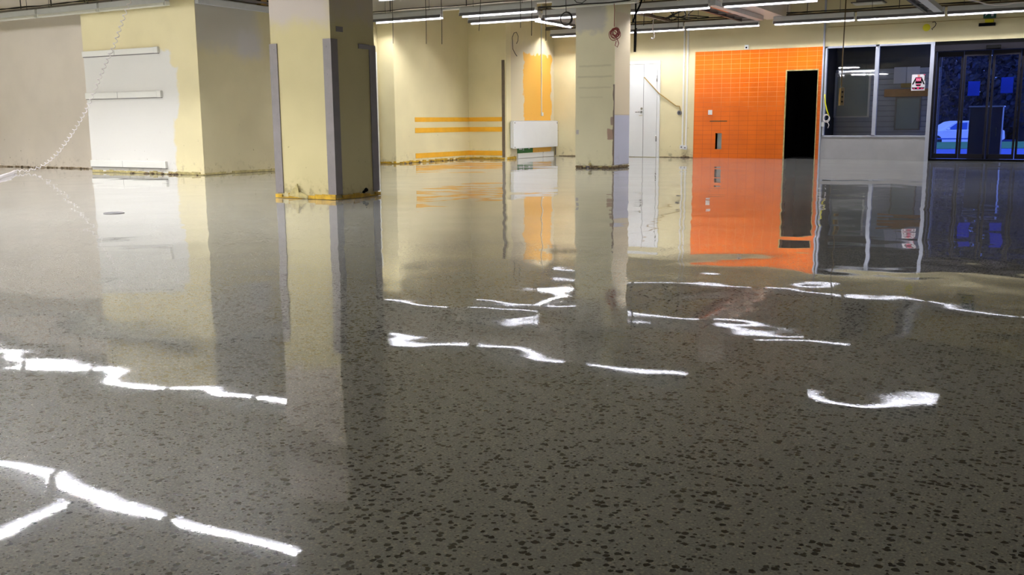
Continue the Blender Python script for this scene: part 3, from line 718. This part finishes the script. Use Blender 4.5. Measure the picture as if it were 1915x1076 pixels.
MB().tube([(-11.80, 11.0, 2.81), (-11.81, 11.9, 2.82), (-11.78, 12.6, 2.81), (-11.8, 14.2, 2.82)], .014, 6).build('cable', M['cable'], t)
MB().box((-11.878, 12.28, 2.74), (-11.77, 12.40, 2.95)).build('junction_box', M['strip_tan'], t)

# unlit louvre fittings that run toward the back wall
def louvre(x0, x1, y0, y1, label, pink=False, zb=2.70):
    t = thing('louvre_light', ((x0+x1)/2, (y0+y1)/2, zb), label, 'ceiling light', 'unlit louvre lights')
    MB().box((x0, y0, zb+.07), (x1, y1, zb+.085)).build('top_plate', M['housing'], t)
    MB().box((x0, y0, zb), (x0+.05, y1, zb+.07)).build('side_flange', M['dark_metal'], t)
    MB().box((x1-.14, y0, zb), (x1, y1, zb+.07)).build('side_flange', M['housing'], t)
    MB().box((x0+.05, y0+.02, zb+.055), (x1-.14, y1-.02, zb+.07)).build('reflector', M['grey_metal'], t)
    if pink: MB().box((x1-.20, y0+.1, zb+.005), (x1-.15, y0+1.3, zb+.02)).build('orange_strip', M['pink_reflector'], t)
    n = int((y1-y0)/.5)
    for i in range(n+1):
        yy = y0 + (y1-y0-.012)*i/n
        MB().box((x0+.05, yy, zb+.01), (x1-.14, yy+.012, zb+.045)).build('blade', M['grey_metal'], t)
    for yy in (y0+.3, y1-.3):
        MB().tube([((x0+x1)/2, yy, zb+.085), ((x0+x1)/2, yy, CH)], .005, 6).build('hanger', M['dark_metal'], t)
louvre(-5.92, -5.44, 16.5, 19.5, 'unlit slanting louvre light with orange inside, beside ceiling beam', True, 2.735)
louvre(-2.50, -2.20, 16.9, 19.5, 'unlit slanting louvre light over row above office window')

# air diffuser hanging above office window
t = thing('air_diffuser', (-3.62, 20.15, 2.99), 'flat square air diffuser up between cords, above office window', 'vent')
MB().poly([(-3.86, 19.97, 2.99), (-3.32, 19.97, 2.99), (-3.32, 20.34, 2.99), (-3.86, 20.34, 2.99)], (0, 0, .02)).build('plate', M['white_rail'], t)
MB().poly([(-3.89, 19.95, 3.01), (-3.29, 19.95, 3.01), (-3.29, 20.37, 3.01), (-3.89, 20.37, 3.01)], (0, 0, .012)).build('rim', M['dark_metal'], t)
MB().poly([(-3.80, 20.0, 3.022), (-3.38, 20.0, 3.022), (-3.38, 20.3, 3.022), (-3.80, 20.3, 3.022)], (0, 0, CH-3.022)).build('duct', M['grey_metal'], t)

# ---------------------------------------------------------------- hanging cords, wires and coils
def hang(name, label, path, r, mm, cat='wire', group=None, seg=6):
    return tag(MB().tube(path, r, seg).build(name, M[mm], None, path[-1]), label, cat, group)
GW = 'loose wires hanging from the ceiling'
for i, (x, z, dx, lb) in enumerate(((-10.98, 2.24, -.005, 'first loose dark wire hanging right of the big pillar'), (-10.24, 2.20, -.005, 'second loose dark wire hanging right of the big pillar'),
        (-9.90, 2.18, 0, 'third loose dark wire hanging right of the big pillar'), (-9.12, 2.37, -.08, 'slightly slanted dark wire hanging before the alcove corner'), (-8.29, 2.38, 0, 'dark wire hanging above left of the ochre patch'),
        (-8.075, 2.24, 0, 'dark wire hanging left beside the long lamp wire'))):
    hang('hanging_wire', lb, [(x-dx, 14.8, CH), (x-dx*.6, 14.8, 3.0), (x-dx*.2, 14.81, 2.6), (x, 14.8, z)], .006, 'cable', 'wire', GW)
hang('hanging_wire', 'long dark wire hanging over the ochre patch top', [(-7.80, 14.8, CH), (-7.80, 14.8, 2.6), (-7.78, 14.8, 2.0)][:2] + [(-7.80, 14.8, 2.14)], .006, 'cable', 'wire', GW)
for x, z, lb in ((-7.05, 2.55, 'dark wire hanging right beside back pillar edge'), (-6.86, 2.50, 'dark wire hanging short way right of back pillar'), (-6.42, 2.70, 'short dark wire hanging over lights above white door'), (-6.205, 2.40, 'dark wire hanging long, left of the orange reflector')):
    hang('hanging_wire', lb, [(x, 16.8, CH), (x+.008, 16.8, 3.0), (x, 16.8, z)], .007, 'cable', 'wire', GW)
hang('hanging_wire', 'short dark wire hanging above the unlit lights at far left', [(-16.25, 11.6, CH), (-16.25, 11.6, 3.1), (-16.25, 11.6, 2.93)], .012, 'cable', 'wire', GW)
hang('hanging_hook', 'small white hook dangling below lights above the white door', [(-7.84, 19.84, CH), (-7.84, 19.72, 2.86), (-7.84, 19.7, 2.68), (-7.80, 19.7, 2.60), (-7.80, 19.7, 2.54), (-7.84, 19.7, 2.50), (-7.87, 19.7, 2.53)], .011, 'white_cord', 'hook')
# black ring of cable
t = thing('cable_ring', (-7.37, 14.7, 2.38), 'black ring of coiled cable hanging left of the back pillar', 'cable')
zc = 2.47
MB().tube([(-7.385, 14.7, CH), (-7.38, 14.7, 2.9), (-7.37, 14.7, zc+.10)], .006, 6).build('lead', M['cable'], t)
b = MB()
for k in range(3):
    b.tube([(-7.375 + (.098+.005*k)*math.cos(2*math.pi*i/28), 14.7+.01*k, zc + (.10+.004*k)*math.sin(2*math.pi*i/28)) for i in range(29)], .009, 6, False)
b.build('ring', M['cable'], t)
hang('cable_loop', 'dark cable loop sagging at the top edge above black ring', [(-7.30, 14.7, 2.95), (-7.26, 14.7, 2.80), (-7.18, 14.7, 2.715), (-7.08, 14.7, 2.70), (-6.98, 14.7, 2.76), (-6.94, 14.7, 2.92), (-6.93, 14.7, CH)], .007, 'cable', 'cable')
# red tangle
t = thing('cable_tangle', (-6.68, 15.0, 2.1), 'tangle of thin red cable hanging in front of back pillar', 'cable')
MB().tube([(-6.66, 15.03, 2.695), (-6.66, 15.05, 2.6), (-6.665, 15.05, 2.33)], .006, 6).build('lead', M['red'], t)
b = MB(); q = random.Random(21)
for k in range(7):
    rr = q.uniform(.05, .098); cx, cz, ph, tl = -6.66+q.uniform(-.028, .028), 2.235+q.uniform(-.03, .03), q.uniform(0, 6), q.uniform(-.5, .5)
    b.tube([(cx + rr*math.cos(a+ph), 15.05 + .03*math.sin(a*1+k) , cz + rr*(1+.15*math.sin(2*a+k))*math.sin(a+ph)) for a in [2*math.pi*i/22 for i in range(23)]], .006, 6, False)
b.tube([(-6.62, 15.05, 2.15), (-6.60, 15.04, 2.12), (-6.575, 15.04, 2.06), (-6.60, 15.04, 2.0), (-6.64, 15.04, 2.03), (-6.62, 15.04, 2.10)], .006, 6)
b.build('coil', M['red'], t)
hang('hanging_strap', 'black strap slanting down from lights beside back pillar', [(-6.55, 15.95, 2.86), (-6.59, 15.95, 2.75), (-6.67, 15.95, 2.60), (-6.73, 15.98, 2.48)], .016, 'black', 'strap')
tag(MB().poly([(-6.735, 16.05, 2.36), (-6.685, 16.05, 2.39), (-6.70, 16.05, 1.985), (-6.735, 16.05, 1.985)], (0, .03, 0)).box((-6.725, 16.06, 2.35), (-6.70, 16.07, CH)).build('black_baffle', M['black'], None, (-6.71, 16.05, 1.985)), 'narrow black panel hanging at right edge of back pillar', 'panel')
hang('power_cable', 'long black cable along lights across the back pillar top', [(-8.0, 14.92, 2.715), (-7.6, 14.91, 2.70), (-7.2, 14.91, 2.71), (-6.7, 14.91, 2.70), (-6.35, 14.92, 2.715), (-6.2, 15.0, 2.78), (-5.6, 15.1, 2.80)], .011, 'cable', 'cable')
b = MB(); q = random.Random(4)
for k in range(6):
    x = -7.35 + k*.07
    b.tube([(x, 19.6, CH), (x+q.uniform(-.05, .05), 19.62, 3.25), (x+q.uniform(-.12, .12), 19.65, 3.05), (-7.3+q.uniform(-.35, .35), 19.72, 2.95), (-7.3+(k-2.5)*.25, 19.86, 2.90)], .011, 5)
tag(b.build('cable_bundle', M['cable'], None, (-7.2, 19.7, 2.9)), 'bundle of grey cables dropping to the rail above white door', 'cables')
hang('sagging_cable', 'white cable sagging at the top right edge', [(-1.75, 17.5, CH), (-1.70, 17.5, 2.80), (-1.59, 17.5, 2.666), (-1.46, 17.5, 2.635), (-1.33, 17.5, 2.583), (-1.2, 17.5, 2.562), (-1.066, 17.5, 2.558), (-.95, 17.5, 2.58), (-.8, 17.5, 2.578), (-.5, 17.5, 2.62), (-.3, 17.5, CH)], .011, 'white_cord', 'cable')
# pendant socket strip
t = thing('pendant_socket', (-3.82, 19.2, 1.06), 'brown socket strip hanging on long cord before office window', 'socket')
MB().tube([(-3.83, 19.2, CH), (-3.832, 19.2, 2.6), (-3.84, 19.2, 1.9), (-3.835, 19.2, 1.40)], .011, 6).build('cord', M['strip_dark'], t)
MB().box((-3.875, 19.2, 1.06), (-3.81, 19.245, 1.385)).build('back_half', M['strip_tan'], t, None, .004)
MB().box((-3.835, 19.165, 1.06), (-3.775, 19.2, 1.39)).build('front_half', M['strip_dark'], t, None, .004)
for k in range(3):
    MB().disc((-3.805, 19.165, 1.13+k*.09), (0, -1, 0), .018, .004, 12).build('outlet', M['black'], t)

# white coiled cord hanging to the floor
ctrl = [(-12.90, 10.6, CH), (-12.90, 10.6, 2.95), (-12.92, 10.6, 2.72), (-13.08, 10.6, 2.49), (-13.34, 10.6, 2.09), (-13.56, 10.6, 1.83), (-13.80, 10.6, 1.52), (-14.03, 10.6, 1.23), (-14.35, 10.6, .88), (-14.82, 10.6, .48), (-15.13, 10.6, .27), (-15.46, 10.58, .11), (-15.62, 10.45, .035), (-15.62, 10.25, .03), (-15.5, 10.1, .03), (-15.0, 9.72, .03), (-14.4, 9.2, .03), (-13.8, 8.7, .03)]
def catmull(P, per):
    P = [Vector(p) for p in P]; out = []
    for i in range(len(P)-1):
        a, b, c, d = P[max(i-1, 0)], P[i], P[i+1], P[min(i+2, len(P)-1)]
        n = max(2, int((c-b).length/per))
        for k in range(n):
            t = k/n
            out.append(.5*((2*b) + (c-a)*t + (2*a-5*b+4*c-d)*t*t + (3*b-a-3*c+d)*t*t*t))
    out.append(P[-1]); return out
spine = catmull(ctrl, .012)
helix = []; s = 0.0; prev = spine[0]
for i, c in enumerate(spine):
    s += (c-prev).length; prev = c
    tg = (spine[min(i+1, len(spine)-1)] - spine[max(i-1, 0)]).normalized()
    u = Vector((0, 1, 0)); u = (u - tg*u.dot(tg)).normalized() if abs(tg.y) < .95 else Vector((1, 0, 0))
    w = tg.cross(u)
    a = 2*math.pi*s/.10
    rr = .025 if c.z > .2 else .021
    helix.append(c + (u*math.cos(a) + w*math.sin(a))*rr)
tag(MB().tube(helix, .007, 5).build('coiled_cord', M['white_cord'], None, (-13.8, 8.7, 0)), 'white coiled cord hanging down to the floor at far left', 'cord')

# floor drain
t = thing('floor_drain', (-7.58, 5.874, 0), 'small dark round cover set in floor left of the big pillar', 'drain')
MB().disc((-7.58, 5.874, 0.0), (0, 0, 1), .085, .004, 28).build('cover', M['dark_metal'], t)
MB().tube([(-7.58 + .088*math.cos(2*math.pi*i/28), 5.874 + .088*math.sin(2*math.pi*i/28), .003) for i in range(29)], .004, 6, False).build('rim', M['grey_metal'], t)

# ---------------------------------------------------------------- outdoors at dusk
RX, RY = r2.x, r2.y; nrm = math.hypot(RX, RY); RX, RY = RX/nrm, RY/nrm       # along the street
FX, FY = -RY, RX                                                             # away from the shop
def ow(a, f, z): return Vector((-.9 + RX*a + FX*f, 20.6 + RY*a + FY*f, z))
def quad(f0, f1, z0, z1, w=60, th=.3):
    p = [ow(-w, f0, z0), ow(w, f0, z0), ow(w, f1, z1), ow(-w, f1, z1)]
    return MB().poly(p, (0, 0, -th))
st(quad(.25, 21.5, -.05, -.42).build('street_pavement', M['pave']), 'wet blue pavement outside the glass doors', 'pavement')
o = quad(21.5, 31.0, -.40, -.36).build('grass_strip', M['grass']); tag(o, 'green grass strip between pavement and parked car', 'grass', None, 'stuff')
st(quad(31.0, 60, -.72, -.72).build('road', M['pave']), 'street surface under the parked car', 'road')
c0 = Vector((-5.6, 59.9, -.72))
c = thing('car', c0, 'silver car parked beyond the grass outside the glass doors', 'car')
def cl(a, f, z): return Vector((c0.x + RX*a + FX*f, c0.y + RY*a + FY*f, c0.z + z))
a0 = -1.35                                   # windscreen base along the car
body = [(-2.35, .35), (-2.35, .62), (-2.2, .74), (-1.25, .90), (2.0, .94), (2.25, .85), (2.3, .4), (1.95, .22), (-2.1, .22)]
MB().poly([cl(a, -.87, z) for a, z in body], Vector((FX, FY, 0))*1.74).build('body', M['car_paint'], c, None, .05)
roof = [(-1.25, .88), (-.45, 1.34), (-.1, 1.40), (.95, 1.40), (1.25, 1.34), (1.85, .93)]
MB().poly([cl(a, -.76, z) for a, z in roof], Vector((FX, FY, 0))*1.52).build('cabin', M['car_paint'], c, None, .04)
for w in ([(-.88, .93), (-.38, 1.27), (.20, 1.31), (.20, .93)], [(.28, .93), (.28, 1.31), (.92, 1.30), (1.30, 1.0), (1.32, .93)]):
    MB().poly([cl(a, -.785, z) for a, z in w], Vector((FX, FY, 0))*.05).build('side_window', M['car_glass'], c)
for a in (-1.5, 1.4):
    wv = [cl(a + .31*math.cos(k*math.pi/12), -.88, .31 + .31*math.sin(k*math.pi/12)) for k in range(24)]
    MB().poly(wv, Vector((FX, FY, 0))*.2).build('wheel', M['tyre'], c)
MB().lump(cl(-.92, -.98, .95), (.11, .08, .07), 3).build('wing_mirror', M['car_paint'], c)
MB().poly([cl(a, -.885, z) for a, z in ((-2.1, .40), (2.1, .40), (2.1, .46), (-2.1, .46))], Vector((FX, FY, 0))*.03).build('side_trim', M['car_glass'], c)
# dark cabinet just outside the doors
t = thing('outdoor_cabinet', (-1.5, 21.6, -.05), 'dark upright cabinet standing just outside the glass doors', 'cabinet')
MB().box((-1.80, 21.5, -.06), (-1.21, 21.95, 1.02)).build('body', M['cabinet'], t, None, .01)
MB().box((-1.82, 21.48, 1.02), (-1.19, 21.97, 1.045)).build('lid', M['alu'], t, None, .004)
MB().box((-1.75, 21.49, .06), (-1.26, 21.5, .95)).build('door', M['cabinet'], t)
MB().box((-1.31, 21.465, .45), (-1.295, 21.49, .62)).build('handle', M['chrome'], t)
# trees beyond the street: each its own trunk and crown
q = random.Random(31)
LB = ['dark tree beyond the parked car, %s from the left through glass doors' % k for k in ORD]
for i, (a, f) in enumerate(((16.5, 42), (19.2, 46.5), (22.0, 42), (25.2, 46.5), (27.6, 41.5), (31.0, 46.5))):
    g = ow(a, f, -.72)
    t = thing('tree', g, LB[i], 'tree', 'trees beyond the street')
    MB().tube([g, g + Vector((q.uniform(-.15, .15), 0, 2.0)), g + Vector((q.uniform(-.3, .3), 0, 5.0))], [.32, .24, .12], 10).build('trunk', M['bark'], t)
    b = MB()
    for k in range(1500):
        u = q.uniform(0, 2*math.pi); hz = q.uniform(.9, 8.0); rr = (2.5*math.sin(math.pi*min(1, (hz+.6)/9.0))**.7)*math.sqrt(q.random())
        cpos = g + Vector((rr*math.cos(u), rr*math.sin(u), hz))
        sz = q.uniform(.10, .24); n1 = Vector((q.gauss(0, 1), q.gauss(0, 1), q.gauss(0, 1))).normalized(); n2 = n1.orthogonal().normalized(); n3 = n1.cross(n2)
        vs = [b.bm.verts.new(cpos + (n2*math.cos(x)*sz + n3*math.sin(x)*sz*.6)) for x in (0, 1.1, 2.2, 3.14, 4.2, 5.2)]
        b.bm.faces.new(vs)
    b.build('crown', M['leaf'], t)
hd = MB(); hq = random.Random(77)
for k in range(30000):
    p0_ = ow(hq.uniform(8, 38), 53+hq.uniform(-1.0, 1.0), -.72 + hq.uniform(.0, 13.0))
    n1 = Vector((hq.gauss(0, 1), hq.gauss(0, 1), hq.gauss(0, 1))).normalized(); n2 = n1.orthogonal().normalized(); n3 = n1.cross(n2); sz = hq.uniform(.16, .38)
    hd.bm.faces.new([hd.bm.verts.new(p0_ + (n2*math.cos(x)*sz + n3*math.sin(x)*sz*.6)) for x in (0, 1.1, 2.2, 3.14, 4.2, 5.2)])
tag(hd.build('hedge', M['leaf'], None, ow(0, 53, -.72)), 'dense dark treeline behind the trees across the street', 'hedge', None, 'stuff')
